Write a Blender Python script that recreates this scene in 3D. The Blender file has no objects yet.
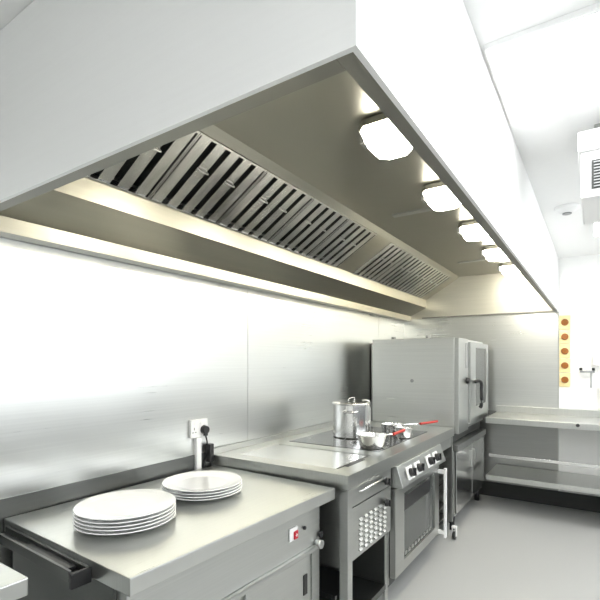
import bpy, bmesh, math, random
from mathutils import Vector, Matrix
random.seed(4)
S = bpy.context.scene
C = S.collection
PI = math.pi

# ---------------------------------------------------------------- materials
def mat(name, col, rough=.5, metal=0., **kw):
    m = bpy.data.materials.new(name); m.use_nodes = True
    b = m.node_tree.nodes['Principled BSDF']
    b.inputs['Base Color'].default_value = (*col, 1)
    b.inputs['Roughness'].default_value = rough
    b.inputs['Metallic'].default_value = metal
    for k, v in kw.items():
        b.inputs[k.replace('_', ' ')].default_value = v
    return m

def brushed(name, col, rough=.3, scale=(2, 2, 160), amount=.1, colvar=.08, bump=.02, metal=1.):
    """procedural brushed sheet steel: noise stretched along the grain"""
    m = mat(name, col, rough, metal)
    nt = m.node_tree; n = nt.nodes; l = nt.links; b = n['Principled BSDF']
    tc = n.new('ShaderNodeTexCoord'); mp = n.new('ShaderNodeMapping'); mp.inputs['Scale'].default_value = scale
    nz = n.new('ShaderNodeTexNoise'); nz.inputs['Scale'].default_value = 1.; nz.inputs['Detail'].default_value = 4
    big = n.new('ShaderNodeTexNoise'); big.inputs['Scale'].default_value = 1.7; big.inputs['Detail'].default_value = 3
    l.new(tc.outputs['Object'], mp.inputs['Vector']); l.new(mp.outputs['Vector'], nz.inputs['Vector'])
    l.new(tc.outputs['Object'], big.inputs['Vector'])
    mr = n.new('ShaderNodeMapRange'); mr.inputs['To Min'].default_value = rough - amount; mr.inputs['To Max'].default_value = rough + amount
    add = n.new('ShaderNodeMath'); add.operation = 'ADD'
    l.new(nz.outputs['Fac'], add.inputs[0]); l.new(big.outputs['Fac'], add.inputs[1])
    hf = n.new('ShaderNodeMath'); hf.operation = 'MULTIPLY'; hf.inputs[1].default_value = .5
    l.new(add.outputs[0], hf.inputs[0]); l.new(hf.outputs[0], mr.inputs['Value']); l.new(mr.outputs['Result'], b.inputs['Roughness'])
    mx = n.new('ShaderNodeMix'); mx.data_type = 'RGBA'
    mx.inputs[6].default_value = (*[c * (1 - colvar) for c in col], 1)
    mx.inputs[7].default_value = (*[min(1, c * (1 + colvar)) for c in col], 1)
    l.new(nz.outputs['Fac'], mx.inputs[0]); l.new(mx.outputs[2], b.inputs['Base Color'])
    bp = n.new('ShaderNodeBump'); bp.inputs['Strength'].default_value = bump; bp.inputs['Distance'].default_value = .01
    l.new(nz.outputs['Fac'], bp.inputs['Height']); l.new(bp.outputs['Normal'], b.inputs['Normal'])
    return m

def speckled(name, col, rough, var=.04, scale=90):
    m = mat(name, col, rough)
    nt = m.node_tree; n = nt.nodes; l = nt.links; b = n['Principled BSDF']
    tc = n.new('ShaderNodeTexCoord'); nz = n.new('ShaderNodeTexNoise'); nz.inputs['Scale'].default_value = scale; nz.inputs['Detail'].default_value = 3
    l.new(tc.outputs['Object'], nz.inputs['Vector'])
    mx = n.new('ShaderNodeMix'); mx.data_type = 'RGBA'
    mx.inputs[6].default_value = (*[c * (1 - var) for c in col], 1)
    mx.inputs[7].default_value = (*[min(1, c * (1 + var)) for c in col], 1)
    l.new(nz.outputs['Fac'], mx.inputs[0]); l.new(mx.outputs[2], b.inputs['Base Color'])
    return m

def emis(name, col, strength):
    m = mat(name, col, .4)
    b = m.node_tree.nodes['Principled BSDF']
    b.inputs['Emission Color'].default_value = (*col, 1); b.inputs['Emission Strength'].default_value = strength
    return m

WALLST = brushed('wall_steel', (.69, .70, .68), .29, (1.5, .8, 110), .06, bump=.01)
STEEL = brushed('steel', (.53, .54, .525), .30, (3, 3, 150), .06, bump=.004)
STEELX = brushed('steel_top', (.60, .61, .59), .30, (150, 2, 3), .07, bump=.01)
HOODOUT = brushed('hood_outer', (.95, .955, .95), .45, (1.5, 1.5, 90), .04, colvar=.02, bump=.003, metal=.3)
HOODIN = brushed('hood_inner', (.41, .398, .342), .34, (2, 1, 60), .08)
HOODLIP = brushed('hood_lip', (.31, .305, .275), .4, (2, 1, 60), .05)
MIDST = brushed('mid_steel', (.33, .335, .325), .4, (3, 3, 80), .06)
ENDLIT = brushed('hood_end_lit_steel', (.68, .66, .58), .42, (2, 1, 60), .05, bump=.004)  # paler hood steel: lamplight on the far end put into the colour
FILT = brushed('filter_steel', (.72, .72, .71), .22, (3, 30, 8), .1, colvar=.2)
POLISH = mat('polished_steel', (.84, .84, .83), .2, 1.)
CHROME = mat('chrome', (.82, .82, .82), .08, 1.)
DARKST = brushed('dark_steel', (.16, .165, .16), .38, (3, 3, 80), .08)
DARK = mat('dark_recess', (.025, .027, .025), .6)
BLACK = mat('black_plastic', (.014, .014, .015), .35)
GLASSBLK = mat('black_ceramic_glass', (.05, .052, .05), .06, 0., IOR=1.9)
OVGLASS = mat('oven_glass', (.07, .075, .07), .12)
WHITE = mat('white_plastic', (.86, .86, .85), .35)
CERAM = mat('white_china', (.93, .93, .92), .12, 0., Coat_Weight=.4)
PAINT = speckled('white_wall_paint', (.88, .88, .86), .6, .015, 40)
CEILM = speckled('ceiling_paint', (.86, .86, .85), .7, .015, 25)
FLOORM = speckled('vinyl_floor', (.40, .405, .395), .36, .09, 160)
RED = mat('red_silicone', (.46, .03, .02), .4)
REDSW = mat('red_switch', (.55, .01, .03), .3)
YEL = mat('yellow_plate', (.95, .80, .42), .5)
ORG = mat('amber_button', (.30, .10, .012), .4)
GREYP = mat('grey_plastic', (.30, .31, .31), .5)
LEDP = emis('led_panel_glow', (1, 1, 1), 9.)
LENS = emis('lamp_lens_glow', (1, .945, .81), 30.)
SKYM = None

# ---------------------------------------------------------------- mesh helpers
def BM(): return bmesh.new()

def hexa(bm, c, mi=0, bev=0.):
    """c: 8 corners, bottom 4 then top 4, same winding"""
    v = [bm.verts.new(p) for p in c]
    fs = [bm.faces.new([v[i] for i in q]) for q in ((3, 2, 1, 0), (4, 5, 6, 7), (0, 1, 5, 4), (1, 2, 6, 5), (2, 3, 7, 6), (3, 0, 4, 7))]
    for f in fs: f.material_index = mi
    bmesh.ops.recalc_face_normals(bm, faces=fs)
    if bev > 0:
        es = list({e for f in fs for e in f.edges})
        r = bmesh.ops.bevel(bm, geom=es, offset=bev, segments=2, affect='EDGES', profile=.6)
        for f in r['faces']: f.material_index = mi
    return fs

def box(bm, x0, x1, y0, y1, z0, z1, bev=0., mi=0, fn=None):
    c = [(x0, y0, z0), (x1, y0, z0), (x1, y1, z0), (x0, y1, z0), (x0, y0, z1), (x1, y0, z1), (x1, y1, z1), (x0, y1, z1)]
    if fn: c = [fn(*p) for p in c]
    hexa(bm, c, mi, bev)

def cyl(bm, p0, p1, r0, r1=None, seg=20, mi=0, caps=True):
    r1 = r0 if r1 is None else r1
    p0 = Vector(p0); p1 = Vector(p1); d = (p1 - p0).normalized()
    q = d.to_track_quat('Z', 'Y')
    A = []; B = []
    for i in range(seg):
        a = 2 * PI * i / seg; o = q @ Vector((math.cos(a), math.sin(a), 0))
        A.append(bm.verts.new(p0 + o * r0)); B.append(bm.verts.new(p1 + o * r1))
    for i in range(seg):
        f = bm.faces.new((A[i], A[(i + 1) % seg], B[(i + 1) % seg], B[i])); f.smooth = True; f.material_index = mi
    if caps:
        bm.faces.new(A[::-1]).material_index = mi; bm.faces.new(B).material_index = mi

def tube(bm, pts, r, seg=10):
    pts = [Vector(p) for p in pts]
    rings = []
    up = Vector((0, 0, 1))
    for i, p in enumerate(pts):
        d = (pts[min(i + 1, len(pts) - 1)] - pts[max(i - 1, 0)]).normalized()
        s = d.cross(up)
        if s.length < .05: s = d.cross(Vector((1, 0, 0)))
        s.normalize(); t = s.cross(d)
        rings.append([bm.verts.new(p + s * math.cos(2 * PI * k / seg) * r + t * math.sin(2 * PI * k / seg) * r) for k in range(seg)])
    for a, b in zip(rings, rings[1:]):
        for k in range(seg):
            f = bm.faces.new((a[k], a[(k + 1) % seg], b[(k + 1) % seg], b[k])); f.smooth = True
    bm.faces.new(rings[0][::-1]); bm.faces.new(rings[-1])

def lathe(bm, c, prof, seg=48):
    """prof: list of (r, z); closed where r == 0; support loops keep the shading crisp"""
    pr = []
    for (a, b) in zip(prof, prof[1:]):
        pr.append(a); L = math.hypot(b[0] - a[0], b[1] - a[1])
        if L > .012:
            t = .0015 / L
            pr.append((a[0] + (b[0] - a[0]) * t, a[1] + (b[1] - a[1]) * t)); pr.append((b[0] + (a[0] - b[0]) * t, b[1] + (a[1] - b[1]) * t))
    prof = pr + [prof[-1]]
    rings = []
    for r, z in prof:
        if r < 1e-6: rings.append([bm.verts.new((c[0], c[1], c[2] + z))])
        else: rings.append([bm.verts.new((c[0] + r * math.cos(2 * PI * k / seg), c[1] + r * math.sin(2 * PI * k / seg), c[2] + z)) for k in range(seg)])
    for a, b in zip(rings, rings[1:]):
        for k in range(seg):
            k2 = (k + 1) % seg
            if len(a) == 1 and len(b) == 1: continue
            if len(a) == 1: f = bm.faces.new((a[0], b[k2], b[k]))
            elif len(b) == 1: f = bm.faces.new((a[k], a[k2], b[0]))
            else: f = bm.faces.new((a[k], a[k2], b[k2], b[k]))
            f.smooth = True
    bmesh.ops.recalc_face_normals(bm, faces=bm.faces)

def smooth(pts, n=6):
    out = []
    P = [Vector(p) for p in pts]
    for i in range(len(P) - 1):
        a = P[max(i - 1, 0)]; b = P[i]; c = P[i + 1]; d = P[min(i + 2, len(P) - 1)]
        for k in range(n):
            t = k / n
            out.append(.5 * ((2 * b) + (c - a) * t + (2 * a - 5 * b + 4 * c - d) * t * t + (3 * b - a - 3 * c + d) * t ** 3))
    out.append(P[-1]); return out

ROOTLOC = {}
def origin(o):
    while o.parent: o = o.parent
    return ROOTLOC.get(o.name, Vector((0, 0, 0)))

def P(name, bm, m, parent=None, label=None, base=None):
    """link a bmesh (built in world coordinates) as one mesh object"""
    loc = origin(parent) if parent else (Vector(base) if base else Vector((0, 0, 0)))
    bmesh.ops.translate(bm, verts=bm.verts, vec=-loc)
    me = bpy.data.meshes.new(name); bm.to_mesh(me); bm.free()
    for mm in (m if isinstance(m, (list, tuple)) else [m]): me.materials.append(mm)
    o = bpy.data.objects.new(name, me); C.objects.link(o)
    if parent: o.parent = parent
    else:
        o.location = loc; ROOTLOC[o.name] = loc
    if label: o['label'] = label
    return o

def PS(name, bm, m, parent, label=None):
    """every separate piece in bm becomes a part of its own"""
    loc = origin(parent); bm.verts.ensure_lookup_table(); seen = set(); out = []
    for v0 in list(bm.verts):
        if v0 in seen: continue
        st = [v0]; isl = []; seen.add(v0)
        while st:
            v = st.pop(); isl.append(v)
            for e in v.link_edges:
                w = e.other_vert(v)
                if w not in seen: seen.add(w); st.append(w)
        ix = {v: i for i, v in enumerate(isl)}
        fs = {f for v in isl for f in v.link_faces}
        me = bpy.data.meshes.new(name)
        me.from_pydata([tuple(v.co - loc) for v in isl], [], [[ix[v] for v in f.verts] for f in fs])
        me.materials.append(m)
        for p, f in zip(me.polygons, fs): p.use_smooth = f.smooth
        o = bpy.data.objects.new(name, me); C.objects.link(o); o.parent = parent
        if label: o['label'] = label
        out.append(o)
    bm.free(); return out

def tag(o, label, cat, group=None, kind=None):
    o['label'] = label; o['category'] = cat
    if group: o['group'] = group
    if kind: o['kind'] = kind
    return o

def thing(name, label, cat, loc, group=None):
    o = bpy.data.objects.new(name, None); C.objects.link(o); o.location = loc
    o.empty_display_size = .1
    ROOTLOC[o.name] = Vector(loc)
    return tag(o, label, cat, group)

def struct(name, bm, m, label=None):
    o = P(name, bm, m); o['kind'] = 'structure'
    if label: o['label'] = label
    return o

def dup(o, parent=None):
    c = o.copy(); C.objects.link(c); c.parent = parent
    for ch in list(o.children): dup(ch, c)
    return c

# ---------------------------------------------------------------- room
XR, YN, YF, H = 4.4, -2.6, 5.56, 2.68
bm = BM(); box(bm, -.1, XR + .1, YN - .1, YF + .1, -.08, 0); struct('floor', bm, FLOORM, 'pale grey vinyl floor')
bm = BM(); box(bm, -.1, XR + .1, YN - .1, YF + .1, H, H + .08); struct('ceiling', bm, CEILM, 'white ceiling')
WT0 = 1.0
# left wall: brushed steel sheets with narrow joints over a dark backing
bm = BM(); box(bm, -.1, -.006, YN, YF + .1, 0, H, mi=1)
ys = [YN, .05, 2.45, 4.75, YF]
for a, b in zip(ys, ys[1:]):
    box(bm, -.006, 0, a + .002, b - .002, 0, H)
struct('wall_left', bm, [WALLST, GREYP], 'brushed steel clad wall behind the cooking line')
bm = BM(); box(bm, -.1, XR + .1, YF + .006, YF + .1, 0, H, mi=1)
box(bm, 0, 1.728, YF, YF + .006, WT0, H); box(bm, 0, 1.728, YF, YF + .006, 0, WT0 - .003, mi=2)  # darker lower cladding: the shadow below the table put into the colour
struct('wall_far', bm, [WALLST, PAINT, MIDST], 'far wall, steel clad on the left and white on the right')
bm = BM(); box(bm, -.1, XR + .1, YN - .1, YN, 0, H); struct('wall_near', bm, PAINT)
# right wall with a long unseen window band, added for the steel reflections
WY0, WY1, WZ0, WZ1 = -1.6, 5.2, 1.3, 2.35
bm = BM()
box(bm, XR, XR + .1, YN, YF, 0, WZ0); box(bm, XR, XR + .1, YN, YF, WZ1, H)
box(bm, XR, XR + .1, YN, WY0, WZ0, WZ1); box(bm, XR, XR + .1, WY1, YF, WZ0, WZ1)
struct('wall_right', bm, PAINT)
bm = BM(); n = 4
for i in range(n + 1):
    y = WY0 + (WY1 - WY0) * i / n
    box(bm, XR + .03, XR + .08, max(WY0, y - .03), min(WY1, y + .03), WZ0, WZ1)
box(bm, XR + .03, XR + .08, WY0, WY1, WZ0, WZ0 + .05); box(bm, XR + .03, XR + .08, WY0, WY1, WZ1 - .05, WZ1)
struct('added_window', bm, WHITE)
pl = bpy.data.lights.new('window_portal', 'AREA'); pl.shape = 'RECTANGLE'; pl.size = WY1 - WY0; pl.size_y = WZ1 - WZ0
pl.cycles.is_portal = True
po = bpy.data.objects.new('window_portal', pl); C.objects.link(po)
po.location = (XR + .12, (WY0 + WY1) / 2, (WZ0 + WZ1) / 2)
po.rotation_euler = Matrix(((0, 0, 1), (1, 0, 0), (0, 1, 0))).to_euler()   # local -Z -> -X

DADO = speckled('added_dado', (.10, .102, .10), .5, .03, 60)  # unseen dado added to darken the lower reflections in the steel wall
bm = BM(); box(bm, XR - .012, XR, YN + .012, YF - .001, .001, 1.12); struct('added_trim', bm, DADO, 'dark grey dado added on the unseen right wall')
bm = BM(); box(bm, .01, XR - .013, YF - .012, YF - .0005, .001, .165); struct('baseboard_far', bm, DARK, 'black coved skirting')  # black skirting drawn tall to take in the shade below the shelf
# thin steel corner trim closing the clad part of the far wall
bm = BM(); box(bm, 1.728, 1.737, YF - .004, YF + .0055, .17, 2.10); struct('trim_1', bm, STEEL)
# dark strip standing in for the worktop-level reflection in the steel wall
bm = BM(); box(bm, 0.0005, .006, -1.5, 2.03, .80, .985, .001); struct('reflection_strip', bm, DARKST, 'dark strip along the wall behind the worktop, standing in for a reflection')

# ---------------------------------------------------------------- extraction hood
HX, HY0, HY1, HZ = 1.735, .692, 5.545, 2.105
hood = thing('extraction_hood', 'large stainless steel extraction canopy hood hanging over the cooking line', 'extractor hood', (.87, 3.1, HZ))
T = .012
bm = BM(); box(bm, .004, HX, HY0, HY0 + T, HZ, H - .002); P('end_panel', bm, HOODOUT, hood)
bm = BM(); box(bm, .004, HX - T, HY1 - T, HY1, HZ, H - .002); P('end_panel', bm, ENDLIT, hood, 'far inner end panel, lamp glow put into its paler steel')
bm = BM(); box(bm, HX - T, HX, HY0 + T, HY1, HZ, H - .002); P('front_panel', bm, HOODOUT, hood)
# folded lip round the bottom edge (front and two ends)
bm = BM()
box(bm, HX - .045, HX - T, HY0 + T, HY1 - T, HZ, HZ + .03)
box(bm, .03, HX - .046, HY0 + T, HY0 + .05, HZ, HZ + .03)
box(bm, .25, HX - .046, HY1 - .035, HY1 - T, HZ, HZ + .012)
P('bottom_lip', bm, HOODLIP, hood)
def slab(bm, p0, p1, y0, y1, t=T, up=1):
    """sheet from p0 to p1 in the x-z section, thickened away from the room"""
    d = Vector((p1[0] - p0[0], 0, p1[1] - p0[1])).normalized()
    nn = Vector((-d.z, 0, d.x)) * t * up
    a = Vector((p0[0], y0, p0[1])); b = Vector((p1[0], y0, p1[1])); dy = Vector((0, y1 - y0, 0))
    hexa(bm, [a, b, b + dy, a + dy, a + nn, b + nn, b + nn + dy, a + nn + dy])
ya, yb = HY0 + .013, HY1 - .013
# grease gutter along the wall: U channel
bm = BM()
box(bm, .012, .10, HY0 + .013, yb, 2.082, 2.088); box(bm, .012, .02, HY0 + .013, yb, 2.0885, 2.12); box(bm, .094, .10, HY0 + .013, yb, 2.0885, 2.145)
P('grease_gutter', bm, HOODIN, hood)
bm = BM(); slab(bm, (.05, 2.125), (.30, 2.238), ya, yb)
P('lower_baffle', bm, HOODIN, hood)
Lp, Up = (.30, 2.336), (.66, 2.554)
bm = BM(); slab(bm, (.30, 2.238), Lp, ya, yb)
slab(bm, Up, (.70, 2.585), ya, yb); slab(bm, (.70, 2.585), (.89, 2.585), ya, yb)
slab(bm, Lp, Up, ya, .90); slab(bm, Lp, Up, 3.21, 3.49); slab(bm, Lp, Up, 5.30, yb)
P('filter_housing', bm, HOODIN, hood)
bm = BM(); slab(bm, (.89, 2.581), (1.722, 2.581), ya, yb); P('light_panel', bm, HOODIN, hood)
lpz = lambda x: 2.581
bm = BM()
for y in (2.95, 4.72): box(bm, .895, 1.66, y - .03, y + .03, 2.574, 2.5805)
PS('joint_strip', bm, STEEL, hood)
# baffle filters, each lifts out
uL = math.hypot(Up[0] - Lp[0], Up[1] - Lp[1]); ux, uz = (Up[0] - Lp[0]) / uL, (Up[1] - Lp[1]) / uL
def fmap(s, y, nrm): return (Lp[0] + ux * s + uz * nrm, y, Lp[1] + uz * s - ux * nrm)
def baffle_filter(y0, y1, nb):
    bm = BM(); f = .012
    box(bm, 0.002, f, y0 + .002, y1 - .002, -.03, .008, fn=fmap); box(bm, uL - f, uL - .002, y0 + .002, y1 - .002, -.03, .008, fn=fmap)
    box(bm, f, uL - f, y0 + .002, y0 + .008, -.03, .006, fn=fmap); box(bm, f, uL - f, y1 - .008, y1 - .002, -.03, .006, fn=fmap)
    p = (y1 - y0) / nb
    for i in range(nb):
        c = y0 + p * (i + .5); w = p * .31
        box(bm, f, uL - f, c - w, c + w, .0, .003, fn=fmap)                       # baffle face
        box(bm, f, uL - f, c - w, c - w + .003, -.018, .0, fn=fmap)               # folded edges
        box(bm, f, uL - f, c + w - .003, c + w, -.018, .0, fn=fmap)
    o = P('baffle_filter', bm, FILT, hood)
    bm = BM(); box(bm, f, uL - f, y0 + .01, y1 - .01, -.06, -.05, fn=fmap); P('filter_shade', bm, DARK, o)  # black plate stands in for the deep shade between the baffles
    bm = BM()
    for yy in (y0 + (y1 - y0) * .3, y0 + (y1 - y0) * .7):
        tube(bm, smooth([fmap(uL * .62, yy - .03, .004), fmap(uL * .62, yy - .028, .02), fmap(uL * .62, yy + .028, .02), fmap(uL * .62, yy + .03, .004)], 3), .003, 6)
    PS('handle', bm, STEEL, o)
for i in range(5): baffle_filter(.90 + .462 * i, .90 + .462 * (i + 1), 5)
for i in range(4): baffle_filter(3.49 + .4525 * i, 3.49 + .4525 * (i + 1), 5)

# bulkhead lamps under the hood
def octo(bm, cx, cy, z0, z1, lx, ly, lx1, ly1, ch):
    def ring(z, a, b, c): return [bm.verts.new(p) for p in ((cx - a + c, cy - b, z), (cx + a - c, cy - b, z), (cx + a, cy - b + c, z), (cx + a, cy + b - c, z), (cx + a - c, cy + b, z), (cx - a + c, cy + b, z), (cx - a, cy + b - c, z), (cx - a, cy - b + c, z))]
    A = ring(z0, lx, ly, ch); B = ring(z1, lx1, ly1, ch)
    for k in range(8): bm.faces.new((A[k], A[(k + 1) % 8], B[(k + 1) % 8], B[k]))
    bm.faces.new(A[::-1]); bm.faces.new(B)
    bmesh.ops.recalc_face_normals(bm, faces=bm.faces)
LX = 1.33; tilt = 0.
def bulkhead(y, label):
    z = lpz(LX) - .001
    t = thing('bulkhead_light', label, 'light', (LX, y, z), 'bulkhead lamps under the hood')
    bm = BM(); octo(bm, LX, y, z - .030, z - .002, .105, .125, .105, .125, .035); P('housing', bm, HOODIN, t)
    bm = BM(); octo(bm, LX, y, z - .095, z - .0305, .075, .095, .1, .12, .035); P('lens', bm, LENS, t)
    bm = BM(); box(bm, LX - .13, LX - .106, y - .03, y + .03, z - .05, z - .003, .003); P('hinge_block', bm, STEEL, t)
    t.rotation_euler = (0, tilt, 0)
LY = (1.83, 2.66, 3.49, 4.31, 5.13)
for y, s in zip(LY, ('glowing bulkhead lamp under the hood, the largest and nearest of the five',
                     'glowing bulkhead lamp under the hood, second from the front',
                     'glowing bulkhead lamp under the hood, middle one of five',
                     'glowing bulkhead lamp under the hood, second from the far end',
                     'glowing bulkhead lamp under the hood, smallest beside the far end panel')):
    bulkhead(y, s)

# ---------------------------------------------------------------- heated cupboard (near counter with the plates)
CT = .905
cb = thing('heated_cupboard', 'stainless steel heated cupboard with flat worktop carrying two plate stacks', 'cupboard', (.012, .835, 0))
X1, Y0, Y1 = .905, .835, 2.030
bm = BM(); box(bm, .012, X1, Y0, Y1, CT - .058, CT, .004); P('worktop', bm, STEELX, cb)
bm = BM()
box(bm, .04, .80, Y0 + .03, Y0 + .05, .12, CT - .059); box(bm, .04, .80, Y1 - .07, Y1 - .05, .12, CT - .059)
box(bm, .04, .06, Y0 + .051, Y1 - .071, .12, CT - .059); box(bm, .061, .80, Y0 + .051, Y1 - .071, .12, .14); 
box(bm, .79, .84, Y0 + .03, Y0 + .075, .12, .60); box(bm, .79, .84, Y1 - .115, Y1 - .05, .12, .60)
box(bm, .79, .84, Y0 + .076, Y1 - .116, .12, .16)
P('body', bm, STEEL, cb)
bm = BM(); box(bm, .801, .842, Y0 + .03, Y1 - .05, .63, CT - .059, .003)
P('fascia', bm, STEEL, cb)
bm = BM(); box(bm, .803, .862, Y0 + .03, Y1 - .07, .603, .629, .008)
cyl(bm, (.872, Y1 - .075, .628), (.84, Y1 - .075, .628), .022, seg=24)
P('door_track', bm, STEEL, cb)
bm = BM(); cyl(bm, (.843, Y1 - .05, .668), (.855, Y1 - .05, .668), .016); cyl(bm, (.843, Y0 + .42, .835), (.848, Y0 + .42, .835), .008); cyl(bm, (.843, Y1 - .19, .742), (.850, Y1 - .19, .742), .009)
PS('screw', bm, BLACK, cb)
for a, b, x in ((Y0 + .077, 1.47, .805), (1.43, Y1 - .117, .82)):
    bm = BM(); box(bm, x, x + .012, a, b, .162, .602); d = P('sliding_door', bm, STEEL, cb)
    bm = BM(); yy = b - .05
    if x > .81: box(bm, x + .0125, x + .016, yy - .016, yy + .016, .40, .50, .001); P('recessed_handle', bm, BLACK, d)
    else: box(bm, x + .0125, x + .0145, a + .03, a + .06, .40, .50); P('recessed_handle', bm, BLACK, d)
bm = BM(); yy = 1.745
box(bm, .843, .850, yy - .03, yy + .03, .712, .772, .002); sw = P('switch', bm, WHITE, cb)
bm = BM(); box(bm, .8505, .858, yy - .004, yy + .026, .717, .755, .003); P('rocker', bm, REDSW, sw, 'red rocker')
bm = BM(); box(bm, .8585, .860, yy + .009, yy + .013, .728, .744); box(bm, .8585, .860, yy + .004, yy + .018, .734, .738); PS('rocker_mark', bm, WHITE, sw)
# dark tray rail on the left end
bm = BM()
box(bm, .06, .68, .765, .775, .855, .892, .002)
box(bm, .06, .68, .776, .832, .852, .862)
box(bm, .06, .68, .822, .833, .8625, .885)
P('tray_rail', bm, DARKST, cb, 'dark folded steel tray rail at the left end')
bm = BM(); box(bm, .681, .695, .765, .834, .835, .885, .003); box(bm, .30, .62, .7765, .8215, .8625, .874); P('rail_end', bm, BLACK, cb)
bm = BM(); box(bm, .05, .79, Y0 + .018, Y0 + .029, .15, .84); P('shaded_side', bm, DARKST, cb)  # left side of the body, its shade put into the dark steel
for x in (.1, .76):
    for y in (Y0 + .1, Y1 - .14):
        bm = BM(); cyl(bm, (x, y, .0), (x, y, .119), .022); P('leg', bm, STEEL, cb)
cb.rotation_euler = (0, 0, math.radians(-2.0))
cb.location = (.012, .868, 0)
# near worktop corner at the picture's left edge
nw = thing('work_table', 'pale steel work table, only its corner showing at the left picture edge', 'table', (.32, .0, 0))
bm = BM(); box(bm, .008, .64, -.9, .672, CT - .055, CT, .004); P('worktop', bm, STEELX, nw)
for x in (.06, .57):
    for y in (-.83, .60):
        bm = BM(); box(bm, x - .02, x + .02, y - .02, y + .02, 0, CT - .056); P('leg', bm, STEEL, nw)
bm = BM(); box(bm, .04, .59, -.85, .62, .25, .265); 
P('shelf', bm, STEEL, nw)

# plates
def plate_mesh(r=.2):
    bm = BM()
    lathe(bm, (0, 0, 0), [(0, .004), (r * .55, .004), (r * .56, 0), (r * .6, 0), (r * .62, .004), (r * .80, .009), (r * .97, .0165), (r, .0185), (r, .0205), (r * .985, .0215), (r * .8, .0135), (r * .62, .0085), (0, .0075)], 72)
    me = bpy.data.meshes.new('dinner_plate'); bm.to_mesh(me); bm.free(); me.materials.append(CERAM); return me
PM = plate_mesh(.197)
names = {5: ['lowest', 'second from the bottom', 'middle', 'second from the top', 'topmost'], 4: ['lowest', 'second from the bottom', 'second from the top', 'topmost']}
for (cx, cy, n, where, grp) in ((.470, 1.130, 5, 'stack of five nearer the camera', 'white plates of the nearer stack'), (.43, 1.595, 4, 'stack of four below the wall socket', 'white plates of the farther stack')):
    for k in range(n):
        o = bpy.data.objects.new('dinner_plate', PM); C.objects.link(o)
        j = random.uniform(-.003, .003)
        o.location = (cx + j, cy - j * .6, CT + .0006 + k * .0135)
        tag(o, 'round white plate, %s in the %s' % (names[n][k], where), 'plate', grp)

# ---------------------------------------------------------------- socket, trunking, plug
sy, sz = 1.965, 1.148
so = thing('wall_socket', 'white double power socket on the steel wall above the plates', 'socket', (.001, sy, sz))
bm = BM(); box(bm, .001, .022, sy - .070, sy + .070, sz - .056, sz + .056, .005); P('face_plate', bm, WHITE, so)
bm = BM(); box(bm, .0225, .027, sy - .045, sy - .03, sz + .022, sz + .038, .002); box(bm, .0225, .027, sy + .005, sy + .02, sz + .022, sz + .038, .002); PS('rocker_switch', bm, WHITE, so)
bm = BM()
for dy, dz, a, b in ((-.045, .0, .004, .008), (-.056, -.022, .006, .003), (-.034, -.022, .006, .003)): box(bm, .0222, .0228, sy + dy - a, sy + dy + a, sz + dz - b, sz + dz + b)
PS('outlet_slot', bm, GREYP, so)
bm = BM(); box(bm, .001, .026, sy - .028, sy + .012, .70, sz - .057, .003); tag(P('cable_trunking', bm, WHITE, base=(.001, sy, .7)), 'white vertical cable trunking running from the socket down behind the worktop', 'trunking')
pg = thing('power_plug', 'black power plug with black cable in the white wall socket', 'plug', (.023, sy + .03, sz - .01))
bm = BM(); cyl(bm, (.0235, sy + .032, sz - .012), (.052, sy + .032, sz - .012), .028, .023, 24); box(bm, .03, .05, sy + .02, sy + .044, sz - .05, sz - .03, .004); P('plug_body', bm, BLACK, pg)
bm = BM(); tube(bm, smooth([(.04, sy + .032, sz - .045), (.045, sy + .04, sz - .09), (.03, sy + .06, sz - .14), (.02, sy + .075, sz - .19), (.018, sy + .045, .93), (.016, sy + .03, .86)]), .0055, 8); P('cable', bm, BLACK, pg)
# black conduit box low at the end of the range
bm = BM(); box(bm, .007, .045, 2.03, 2.066, .925, 1.04, .004); tag(P('isolator_box', bm, BLACK, base=(.01, 2.04, .91)), 'small dark box on the wall in the corner beside the cooking range', 'box')

# ---------------------------------------------------------------- cooking range
RT = .965; RX = 1.0; R0, R1 = 2.075, 4.145
rg = thing('cooking_range', 'long stainless steel cooking range with griddle, black hob, drawers and oven', 'cooker', (.5, 3.1, 0))
bm = BM()
box(bm, .012, .15, R0, R1, RT - .075, RT, .002)                          # rear strip
box(bm, .15, RX, R0, 2.18, RT - .075, RT, .002); box(bm, .88, RX, 2.18, R1, RT - .075, RT, .002)
box(bm, .15, .88, 3.78, R1, RT - .075, RT, .002); box(bm, .15, .88, 2.62, 2.74, RT - .075, RT, .002)
box(bm, .15, .88, 2.18, 2.62, RT - .075, RT - .06); box(bm, .15, .88, 2.74, 3.78, RT - .075, RT - .06)
P('hob_top', bm, STEELX, rg)
bm = BM(); box(bm, .012, .03, R0, R1, RT + .0005, RT + .035, .002); P('upstand', bm, STEEL, rg)
bm = BM(); box(bm, .155, .86, 2.185, 2.615, RT - .0595, RT - .004, .003); P('griddle_plate', bm, POLISH, rg)
bm = BM(); box(bm, .872, .905, 2.26, 2.48, RT - .001, RT + .0015, .0005); P('grease_slot', bm, BLACK, rg)
bm = BM(); box(bm, .155, .875, 2.745, 3.775, RT - .0595, RT + .002, .001); P('ceramic_glass', bm, GLASSBLK, rg)
bm = BM()
for cx, cy in ((.34, 3.0), (.34, 3.52), (.69, 3.0), (.69, 3.52)):
    r = .135
    if 1:
        seg = 48; A = []; B = []
        for k in range(seg):
            a = 2 * PI * k / seg
            A.append(bm.verts.new((cx + r * math.cos(a), cy + r * math.sin(a), RT + .0025))); B.append(bm.verts.new((cx + (r + .004) * math.cos(a), cy + (r + .004) * math.sin(a), RT + .0025)))
        for k in range(seg): bm.faces.new((A[k], A[(k + 1) % seg], B[(k + 1) % seg], B[k]))
PS('cooking_zone_ring', bm, GREYP, rg)
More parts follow.
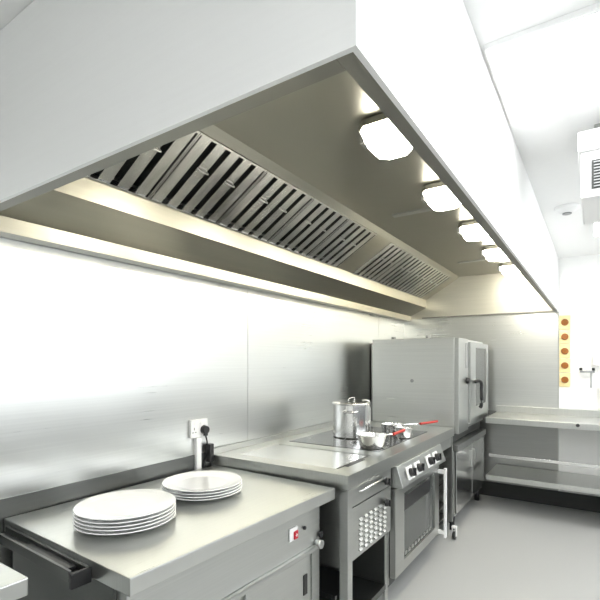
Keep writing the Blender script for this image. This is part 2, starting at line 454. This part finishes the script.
# carcass
bm = BM()
box(bm, .03, .06, R0 + .02, R1 - .02, .12, RT - .076)                    # back
box(bm, .061, .94, R0 + .02, R0 + .035, .46, RT - .076)                  # left side of drawer unit
box(bm, .061, .96, 2.705, 2.72, .12, RT - .076)
box(bm, .061, .96, 3.685, 3.70, .12, RT - .076); box(bm, .061, .98, R1 - .035, R1 - .02, .12, RT - .076)
box(bm, .061, .94, R0 + .036, 2.704, .46, .475)
P('carcass', bm, STEEL, rg)
bm = BM(); box(bm, .05, .93, R0 + .03, R1 - .03, .10, .119); box(bm, .06, .90, R0 + .06, R1 - .06, .03, .099); P('plinth', bm, DARKST, rg)
# drawer unit front
bm = BM(); box(bm, .961, .982, R0 + .065, 2.70, .775, .885, .003); dr = P('drawer', bm, STEEL, rg)
bm = BM(); tube(bm, [(.995, 2.20, .855), (1.01, 2.21, .857), (1.01, 2.54, .857), (.995, 2.55, .855)], .006, 8); P('drawer_handle', bm, CHROME, dr)
def knob(y, z, x, par):
    bm = BM(); cyl(bm, (x, y, z), (x + .012, y, z), .012); cyl(bm, (x + .012, y, z), (x + .034, y, z), .024, .020, 24); box(bm, x + .034, x + .042, y - .005, y + .005, z - .02, z + .02, .001)
    P('knob', bm, BLACK, par)
knob(2.585, .825, .983, dr)
bm = BM(); zt, zb = .768, .482; yl, yr = R0 + .065, 2.70
slots = []
for c in range(6):
    for r in range(7):
        slots.append((2.24 + c * .066, .512 + r * .028))
box(bm, .961, .980, yl, yr, zb, zt, .002)
vp = P('vent_panel', bm, STEEL, rg)
bm = BM()
for y, z in slots:
    hexa(bm, [(.9805, y, z), (.992, y, z), (.992, y + .036, z), (.9805, y + .036, z), (.9805, y, z + .011), (.981, y, z + .011), (.981, y + .036, z + .011), (.9805, y + .036, z + .011)])
PS('louvre', bm, STEEL, vp, None)
knob(2.595, .69, .981, rg)
for y in (R0 + .005, 2.655):
    bm = BM(); box(bm, .945, .995 if y < 2.2 else .96, y, y + .055 if y < 2.2 else y + .045, 0, .885 if y < 2.2 else .459, .002); P('leg', bm, STEEL, rg)
for x, y in ((.09, R0 + .03), (.09, R1 - .06), (.945, R1 - .04)):
    bm = BM(); box(bm, x - .02, x + .02, y - .02, y + .02, 0, .1); P('leg', bm, STEEL, rg)
bm = BM(); box(bm, .30, .325, R0 + .04, 2.69, .27, .295); box(bm, .30, .90, R0 + .04, R0 + .06, .27, .29); box(bm, .94, .965, R0 + .062, 2.654, .12, .15); P('cross_bar', bm, DARKST, rg)
# control panel (leans) and knobs
bm = BM()
hexa(bm, [(.962, 2.722, .745), (1.055, 2.722, .755), (1.055, 3.683, .755), (.962, 3.683, .745), (.962, 2.722, .888), (1.012, 2.722, .888), (1.012, 3.683, .888), (.962, 3.683, .888)], 0, .003)
cp = P('control_panel', bm, STEEL, rg)
lean = (1.055 - 1.012) / (.888 - .755)
for y in (2.90, 3.06, 3.31, 3.47):
    z = .82
    fx = lambda zz: 1.012 + (.888 - zz) * lean + .0005
    bm = BM(); h = .040; w = .056
    hexa(bm, [(fx(z - h), y - w, z - h), (fx(z - h) + .004, y - w, z - h), (fx(z - h) + .004, y + w, z - h), (fx(z - h), y + w, z - h),
              (fx(z + h), y - w, z + h), (fx(z + h) + .004, y - w, z + h), (fx(z + h) + .004, y + w, z + h), (fx(z + h), y + w, z + h)], 0, .001)
    P('dial_plate', bm, WHITE, cp, 'white dial plate')
    bm = BM(); cyl(bm, (fx(z) + .006, y, z), (fx(z) + .036, y, z + .010), .030, .026, 24)
    box(bm, fx(z) + .035, fx(z) + .046, y - .006, y + .006, z - .015, z + .035, .001)
    P('knob', bm, BLACK, cp)
# oven door
bm = BM()
y0, y1, z0, z1 = 2.73, 3.672, .16, .738
for a, b, c, d in ((y0, y0 + .16, z0, z1), (y1 - .10, y1, z0, z1), (y0 + .16, y1 - .10, z0, z0 + .07), (y0 + .16, y1 - .10, z1 - .06, z1)):
    box(bm, .962, 1.0, a, b, c, d)
od = P('oven_door', bm, STEEL, rg)
bm = BM(); box(bm, .965, .988, y0 + .161, y1 - .101, z0 + .071, z1 - .061); P('door_glass', bm, OVGLASS, od)
bm = BM(); box(bm, .9885, .991, y0 + .19, y1 - .2, z1 - .19, z1 - .09); P('sticker', bm, BLACK, od)
bm = BM()
for i in range(9): box(bm, .9885, .993, y0 + .2 + i * .065, y0 + .235 + i * .065, z0 + .085, z0 + .105)
PS('door_vent', bm, STEEL, od)
bm = BM(); box(bm, 1.05, 1.068, 3.635, 3.672, .14, .70, .003); oh = P('oven_handle', bm, HOODOUT, od, 'long upright bright bar handle')
bm = BM(); box(bm, 1.0005, 1.0495, 3.64, 3.668, .165, .195, .002); box(bm, 1.0005, 1.0495, 3.64, 3.668, .655, .685, .002); PS('handle_bracket', bm, WHITE, oh)
# open runner rack at the range's far end
bm = BM()
for k in range(6):
    z = .18 + k * .105
    box(bm, .10, .955, 3.701, 3.725, z, z + .006); box(bm, .10, .955, R1 - .06, R1 - .036, z, z + .006); box(bm, .93, .955, 3.726, R1 - .061, z, z + .006)
P('tray_runner', bm, POLISH, rg)
bm = BM(); box(bm, .963, .985, 3.70, 3.73, .12, .885); box(bm, .963, .995, R1 - .05, R1 - .02, .12, .885); box(bm, .963, .985, 3.731, R1 - .051, .80, .885); P('rack_frame', bm, STEEL, rg)

# castor of a trolley parked beneath
for i, (cx, cy) in enumerate(((1.035, 4.02), )):
    t = thing('castor_wheel', 'small white castor on the floor at the far end of the range', 'castor', (cx, cy, 0))
    bm = BM(); cyl(bm, (cx - .012, cy, .035), (cx + .012, cy, .035), .034, seg=24); P('wheel', bm, BLACK, t)
    bm = BM(); box(bm, cx - .02, cx - .014, cy - .015, cy + .015, .03, .10); box(bm, cx + .014, cx + .02, cy - .015, cy + .015, .03, .10); box(bm, cx - .02, cx + .02, cy - .02, cy + .02, .10, .118, .002); P('fork', bm, WHITE, t)

# ---------------------------------------------------------------- pots on the hob
PZ = RT + .003
def pot(cx, cy, r, h, label):
    t = thing('stock_pot', label, 'pot', (cx, cy, PZ))
    bm = BM(); lathe(bm, (cx, cy, PZ), [(0, 0), (r * .97, 0), (r, .006), (r, h - .006), (r + .007, h), (r + .005, h + .004), (r - .004, h), (r - .004, .01), (0, .01)], 56); P('pot_body', bm, POLISH, t)
    bm = BM(); lathe(bm, (cx, cy, PZ + h + .0045), [(r + .004, 0), (r + .004, .004), (r * .9, .011), (0, .018), (0, .014), (r * .9, .007)], 56); P('lid', bm, POLISH, t)
    bm = BM(); zz = PZ + h + .02
    tube(bm, smooth([(cx, cy - .05, zz), (cx, cy - .045, zz + .022), (cx, cy + .045, zz + .022), (cx, cy + .05, zz)], 5), .005, 8); 
    P('lid_handle', bm, CHROME, t)
    for a in (math.radians(-68), math.radians(112)):
        bm = BM(); q = Matrix.Rotation(a, 3, 'Z'); c = Vector((cx, cy, PZ + h - .05))
        pts = [c + q @ Vector(p) for p in ((r + .001, -.06, 0), (r + .02, -.055, -.002), (r + .036, -.03, -.006), (r + .036, .03, -.006), (r + .02, .055, -.002), (r + .001, .06, 0))]
        tube(bm, smooth(pts, 4), .006, 8); P('side_handle', bm, CHROME, t)
pot(.445, 3.20, .147, .262, 'tall stainless steel stock pot with lid on the black hob')
t = thing('steel_shaker', 'slim steel shaker standing behind the stock pot', 'shaker', (.43, 3.49, PZ))
bm = BM(); lathe(bm, (.43, 3.49, PZ), [(0, 0), (.045, 0), (.047, .01), (.047, .19), (.044, .21), (0, .21)], 32); P('shaker_body', bm, POLISH, t)
bm = BM(); lathe(bm, (.43, 3.49, PZ + .2105), [(0, 0), (.036, 0), (.036, .045), (.028, .058), (0, .06)], 32); P('cap', bm, WHITE, t)

def saucepan(cx, cy, r, rb, h, hs, ge, he, label):
    """handle: steel stem from the rim to hs.. red grip hs -> he"""
    t = thing('saucepan', label, 'saucepan', (cx, cy, PZ), 'small pans on the hob')
    bm = BM(); lathe(bm, (cx, cy, PZ), [(0, 0), (rb * .96, 0), (rb, .005), (r, h - .004), (r + .005, h), (r + .003, h + .002), (r - .004, h - .003), (rb - .004, .008), (0, .008)], 48); P('pan_body', bm, POLISH, t)
    if hs is None: return
    d = Vector((hs[0] - cx, hs[1] - cy, 0)).normalized()
    a = Vector((cx, cy, PZ + h - .018)) + d * (r + .001)
    bm = BM(); tube(bm, smooth([a, a + d * .025 + Vector((0, 0, .004)), Vector(hs) + Vector((0, 0, 0))], 4), .006, 8); P('handle_stem', bm, CHROME, t)
    bm = BM(); tube(bm, [Vector(hs) , Vector(hs).lerp(Vector(he), .08), Vector(hs).lerp(Vector(he), .92), Vector(he)], .0105, 10); P('grip', bm, RED, t, 'red handle grip')
saucepan(.775, 2.86, .103, .082, .09, (.862, 3.03, 1.042), None, (.88, 3.21, 1.05), 'widest shallow saucepan nearest the camera, its red grip pointing away')
saucepan(.815, 3.36, .066, .056, .082, None, None, None, 'small handleless pan standing just beyond the widest saucepan')
saucepan(.68, 3.47, .09, .08, .085, (.83, 3.72, 1.035), None, (.925, 3.89, 1.045), 'low saucepan at the back with its long red handle over the range end')

# ---------------------------------------------------------------- combi oven on its stand
OX0, OX, O0, O1, OB, OT = .185, 1.035, 4.17, 5.39, .90, 1.785
ov = thing('combi_oven', 'tall stainless steel combination oven at the far end of the cooking line', 'oven', (.6, 4.8, OB))
bm = BM(); box(bm, OX0, OX - .04, O0, O1, OB, OT, .006); P('casing', bm, WALLST, ov)
bm = BM(); box(bm, .01, OX0 - .001, O0 + .35, O1 - .03, OB, OT - .02); P('rear_panel', bm, MIDST, ov)
bm = BM(); box(bm, OX - .039, OX, O0 + .003, 4.53, OB + .003, OT - .003, .004); fp = P('control_column', bm, STEEL, ov)
bm = BM(); box(bm, OX + .0005, OX + .004, 4.42, 4.50, 1.50, 1.74, .001); P('display', bm, GREYP, fp)
bm = BM(); cyl(bm, (OX + .001, 4.46, 1.38), (OX + .03, 4.46, 1.38), .03, .026, 24); P('knob', bm, BLACK, fp)
bm = BM()
dy0, dy1, dz0, dz1 = 4.54, 5.38, OB + .06, OT - .03
for a, b, c, d in ((dy0, dy0 + .22, dz0, dz1), (dy1 - .11, dy1, dz0, dz1), (dy0 + .22, dy1 - .11, dz0, dz0 + .15), (dy0 + .22, dy1 - .11, dz1 - .05, dz1)):
    box(bm, OX - .039, OX + .02, a, b, c, d)
dd = P('oven_door', bm, STEEL, ov)
bm = BM(); box(bm, OX - .03, OX + .01, dy0 + .221, dy1 - .111, dz0 + .151, dz1 - .051); P('door_glass', bm, OVGLASS, dd)
bm = BM(); tube(bm, smooth([(OX + .022, 4.70, 1.36), (OX + .06, 4.72, 1.37), (OX + .075, 4.76, 1.33), (OX + .075, 4.76, 1.14), (OX + .06, 4.76, 1.10)], 4), .018, 10); P('door_handle', bm, BLACK, dd)
bm = BM()
for x, y in ((.36, 4.3), (.72, 4.28)): cyl(bm, (x, y, OT + .0005), (x, y, OT + .03), .022)
PS('vent_stub', bm, GREYP, ov)
bm = BM(); cyl(bm, (.60, O0 - .001, 1.38), (.60, O0 - .008, 1.38), .017); P('side_bolt', bm, GREYP, ov)
st = thing('oven_stand', 'stainless steel closed oven stand on the floor under the tall oven', 'cabinet', (.6, 4.8, 0))
bm = BM(); box(bm, .17, .97, O0 + .02, O1 - .02, .81, .898); P('recessed_top', bm, DARKST, st)
bm = BM(); box(bm, .17, .99, O0 + .005, O1 - .005, .14, .74, .004); P('body', bm, STEEL, st)
bm = BM(); box(bm, .17, 1.03, O0, O1, .741, .80, .003); P('top_frame', bm, STEEL, st)
for a, b in ((O0 + .02, 4.79), (4.80, O1 - .02)):
    bm = BM(); box(bm, .991, 1.012, a, b, .17, .735, .003); d = P('cabinet_door', bm, POLISH, st)
    bm = BM(); yy = b - .05 if a < 4.5 else a + .05
    box(bm, 1.0125, 1.03, yy - .012, yy + .012, .5, .66, .003); P('door_handle', bm, STEEL, d)
for x in (.24, .95):
    for y in (O0 + .08, O1 - .08):
        bm = BM(); cyl(bm, (x, y, 0), (x, y, .139), .026, .03); P('foot', bm, BLACK, st)

# ---------------------------------------------------------------- far worktop with shelves
wt = thing('wash_table', 'long steel table with two undershelves along the far wall', 'table', (2.3, 5.25, 0))
WX0, WX1, WY, WT = 1.115, 3.5, 4.93, .985
bm = BM(); box(bm, WX0, WX1, WY, YF - .008, WT - .06, WT, .004); box(bm, WX0, WX1, YF - .03, YF - .008, WT + .0005, WT + .075, .003); P('worktop', bm, STEELX, wt)
bm = BM(); box(bm, WX0 + .0, WX1 - .02, WY + .02, YF - .02, .335, .385, .003); P('shelf', bm, STEELX, wt, 'lower shelf')
bm = BM(); box(bm, WX0 + .02, WX1 - .02, WY + .06, WY + .10, .57, .60, .003); P('rail', bm, POLISH, wt)
for x in (2.35, 3.2):
    for y in (WY + .06, YF - .07):
        bm = BM(); box(bm, x - .018, x + .018, y - .018, y + .018, 0, WT - .061); P('leg', bm, STEEL, wt)
for x in (1.3, 2.0):
    bm = BM(); box(bm, x - .015, x + .015, 5.2, YF - .013, .31, .334); box(bm, x - .015, x + .015, YF - .03, YF - .013, .2, .31); P('wall_bracket', bm, DARKST, wt)
bm = BM(); cyl(bm, (1.93, WY - .012, WT - .02), (1.93, WY - .001, WT - .02), .016); P('knob', bm, BLACK, wt)

# ---------------------------------------------------------------- things on the far white wall
for k in range(5):
    z = 1.985 - k * .154
    t = thing('wall_button', 'amber round button on a yellow plate, %s of the column of five' % ('topmost', 'second from the top', 'middle one', 'second from the bottom', 'lowest')[k], 'button', (1.79, YF + .005, z), 'amber buttons in a column')
    bm = BM(); box(bm, 1.742, 1.845, YF - .010, YF + .005, z - .074, z + .074, .003); P('plate', bm, YEL, t)
    bm = BM(); cyl(bm, (1.793, YF - .0105, z), (1.793, YF - .04, z), .036, .030, 24); P('button', bm, ORG, t)
tp = thing('wall_tap', 'slim dark mixer tap on the white wall above the far table', 'tap', (2.0, YF, 1.4))
bm = BM()
for x in (1.94, 2.05): cyl(bm, (x, YF + .003, 1.46), (x, YF - .05, 1.46), .010)
tube(bm, [(1.93, YF - .055, 1.46), (2.06, YF - .055, 1.46)], .011, 10)
P('tap_body', bm, GREYP, tp)
bm = BM(); tube(bm, smooth([(2.03, YF - .055, 1.45), (2.03, YF - .07, 1.40), (2.03, YF - .16, 1.34), (2.03, YF - .18, 1.30)], 4), .009, 10); P('spout', bm, GREYP, tp)
for x in (1.94, 2.05):
    bm = BM(); cyl(bm, (x, YF - .055, 1.472), (x, YF - .055, 1.50), .014); P('tap_handle', bm, BLACK, tp)
bm = BM(); box(bm, 2.05, 2.14, YF - .06, YF + .005, 1.52, 1.62, .008); ds = P('soap_dispenser', bm, WHITE, base=(2.09, YF, 1.52)); tag(ds, 'small white dispenser box on the white wall above the tap', 'dispenser')
bm = BM(); box(bm, 2.10, 2.75, YF - .03, YF + .005, WT + .08, 1.30, .003); tag(P('splash_panel', bm, WHITE, base=(2.4, YF, 1.0)), 'white splash panel on the far wall above the table, right of the tap', 'panel')

# ---------------------------------------------------------------- ceiling things
ac = thing('air_conditioner', 'white box air conditioner hung from the ceiling at the right picture edge', 'air conditioner', (2.3, 2.6, 2.3))
ax0, ay0, az0, az1 = 2.018, 2.42, 2.31, 2.61
bm = BM(); box(bm, ax0, 2.75, ay0, 2.9, az0, 2.52, .008); P('body', bm, WHITE, ac)
bm = BM(); box(bm, ax0 - .012, 2.76, ay0 - .02, 2.92, 2.521, az1, .006); P('top_cover', bm, WHITE, ac)
bm = BM(); box(bm, ax0 + .04, 2.6, ay0 - .006, ay0 - .0005, 2.345, 2.475)
P('grille', bm, DARK, ac, 'grey intake grille')
bm = BM(); 
for k in range(9): box(bm, ax0 + .05, 2.59, ay0 - .012, ay0 - .0065, 2.352 + k * .0135, 2.356 + k * .0135)
PS('grille_slat', bm, GREYP, ac)
bm = BM(); box(bm, ax0 + .055, 2.3, ay0 - .024, ay0 - .0205, 2.55, 2.59); P('display', bm, GREYP, ac)
bm = BM(); box(bm, ax0 + .05, ax0 + .09, ay0 + .1, ay0 + .4, az1 + .0005, H - .0005); box(bm, 2.6, 2.64, ay0 + .1, ay0 + .4, az1 + .0005, H - .0005); PS('bracket', bm, STEEL, ac)
t = thing('smoke_detector', 'small round white detector on the ceiling beyond the air conditioner', 'detector', (1.93, 3.75, H))
bm = BM(); lathe(bm, (1.9, 3.75, H - .045), [(0, 0), (.04, 0), (.055, .012), (.075, .025), (.08, .0445), (0, .0445)], 32); P('body', bm, WHITE, t)
bm = BM(); lathe(bm, (1.9, 3.75, H - .052), [(0, 0), (.03, 0), (.03, .0065), (0, .0065)], 24); P('sensor', bm, GREYP, t)

def led(x, y, label):
    t = thing('ceiling_light', label, 'light', (x, y, H), 'square ceiling light panels')
    bm = BM()
    for a, b, c, d in ((x - .31, x + .31, y - .31, y - .29), (x - .31, x + .31, y + .29, y + .31), (x - .31, x - .29, y - .289, y + .289), (x + .29, x + .31, y - .289, y + .289)):
        box(bm, a, b, c, d, H - .02, H - .0005)
    P('frame', bm, WHITE, t)
    bm = BM(); box(bm, x - .289, x + .289, y - .289, y + .289, H - .014, H - .006); P('diffuser', bm, LEDP, t)
led(2.06, 1.98, 'square white ceiling light panel right of the hood, in front of the air conditioner')
led(3.2, .2, 'added square ceiling light panel behind the viewpoint, over the aisle')  # the panels out of view are added for the reflections in the steel
led(1.2, -1.2, 'added square ceiling light panel behind the viewpoint, near the cooking wall')
led(3.2, -1.4, 'added square ceiling light panel behind the viewpoint, near the back')
led(3.2, 2.6, 'added square ceiling light panel right of the frame')
led(3.2, 4.6, 'added square ceiling light panel right of the frame at the far wall')
led(2.35, 4.4, 'square white ceiling light panel at the far end of the room')

# ---------------------------------------------------------------- daylight
w = bpy.data.worlds.new('World'); S.world = w; w.use_nodes = True
bg = w.node_tree.nodes['Background']; bg.inputs[0].default_value = (.93, .97, 1, 1); bg.inputs[1].default_value = 3.8

# ---------------------------------------------------------------- camera
cam = bpy.data.cameras.new('Camera'); co = bpy.data.objects.new('Camera', cam); C.objects.link(co)
cam.sensor_width = 36; cam.lens = 446 / 600 * 36; cam.shift_y = 62 / 600
co.location = (2.08, 0, 1.56); co.rotation_euler = (PI / 2, 0, math.radians(33.66))
cam.clip_start = .02
S.camera = co
S.view_settings.view_transform = 'Standard'; S.view_settings.look = 'None'
S.view_settings.gamma = 1; S.view_settings.use_curve_mapping = False
S.view_settings.exposure = 0.52
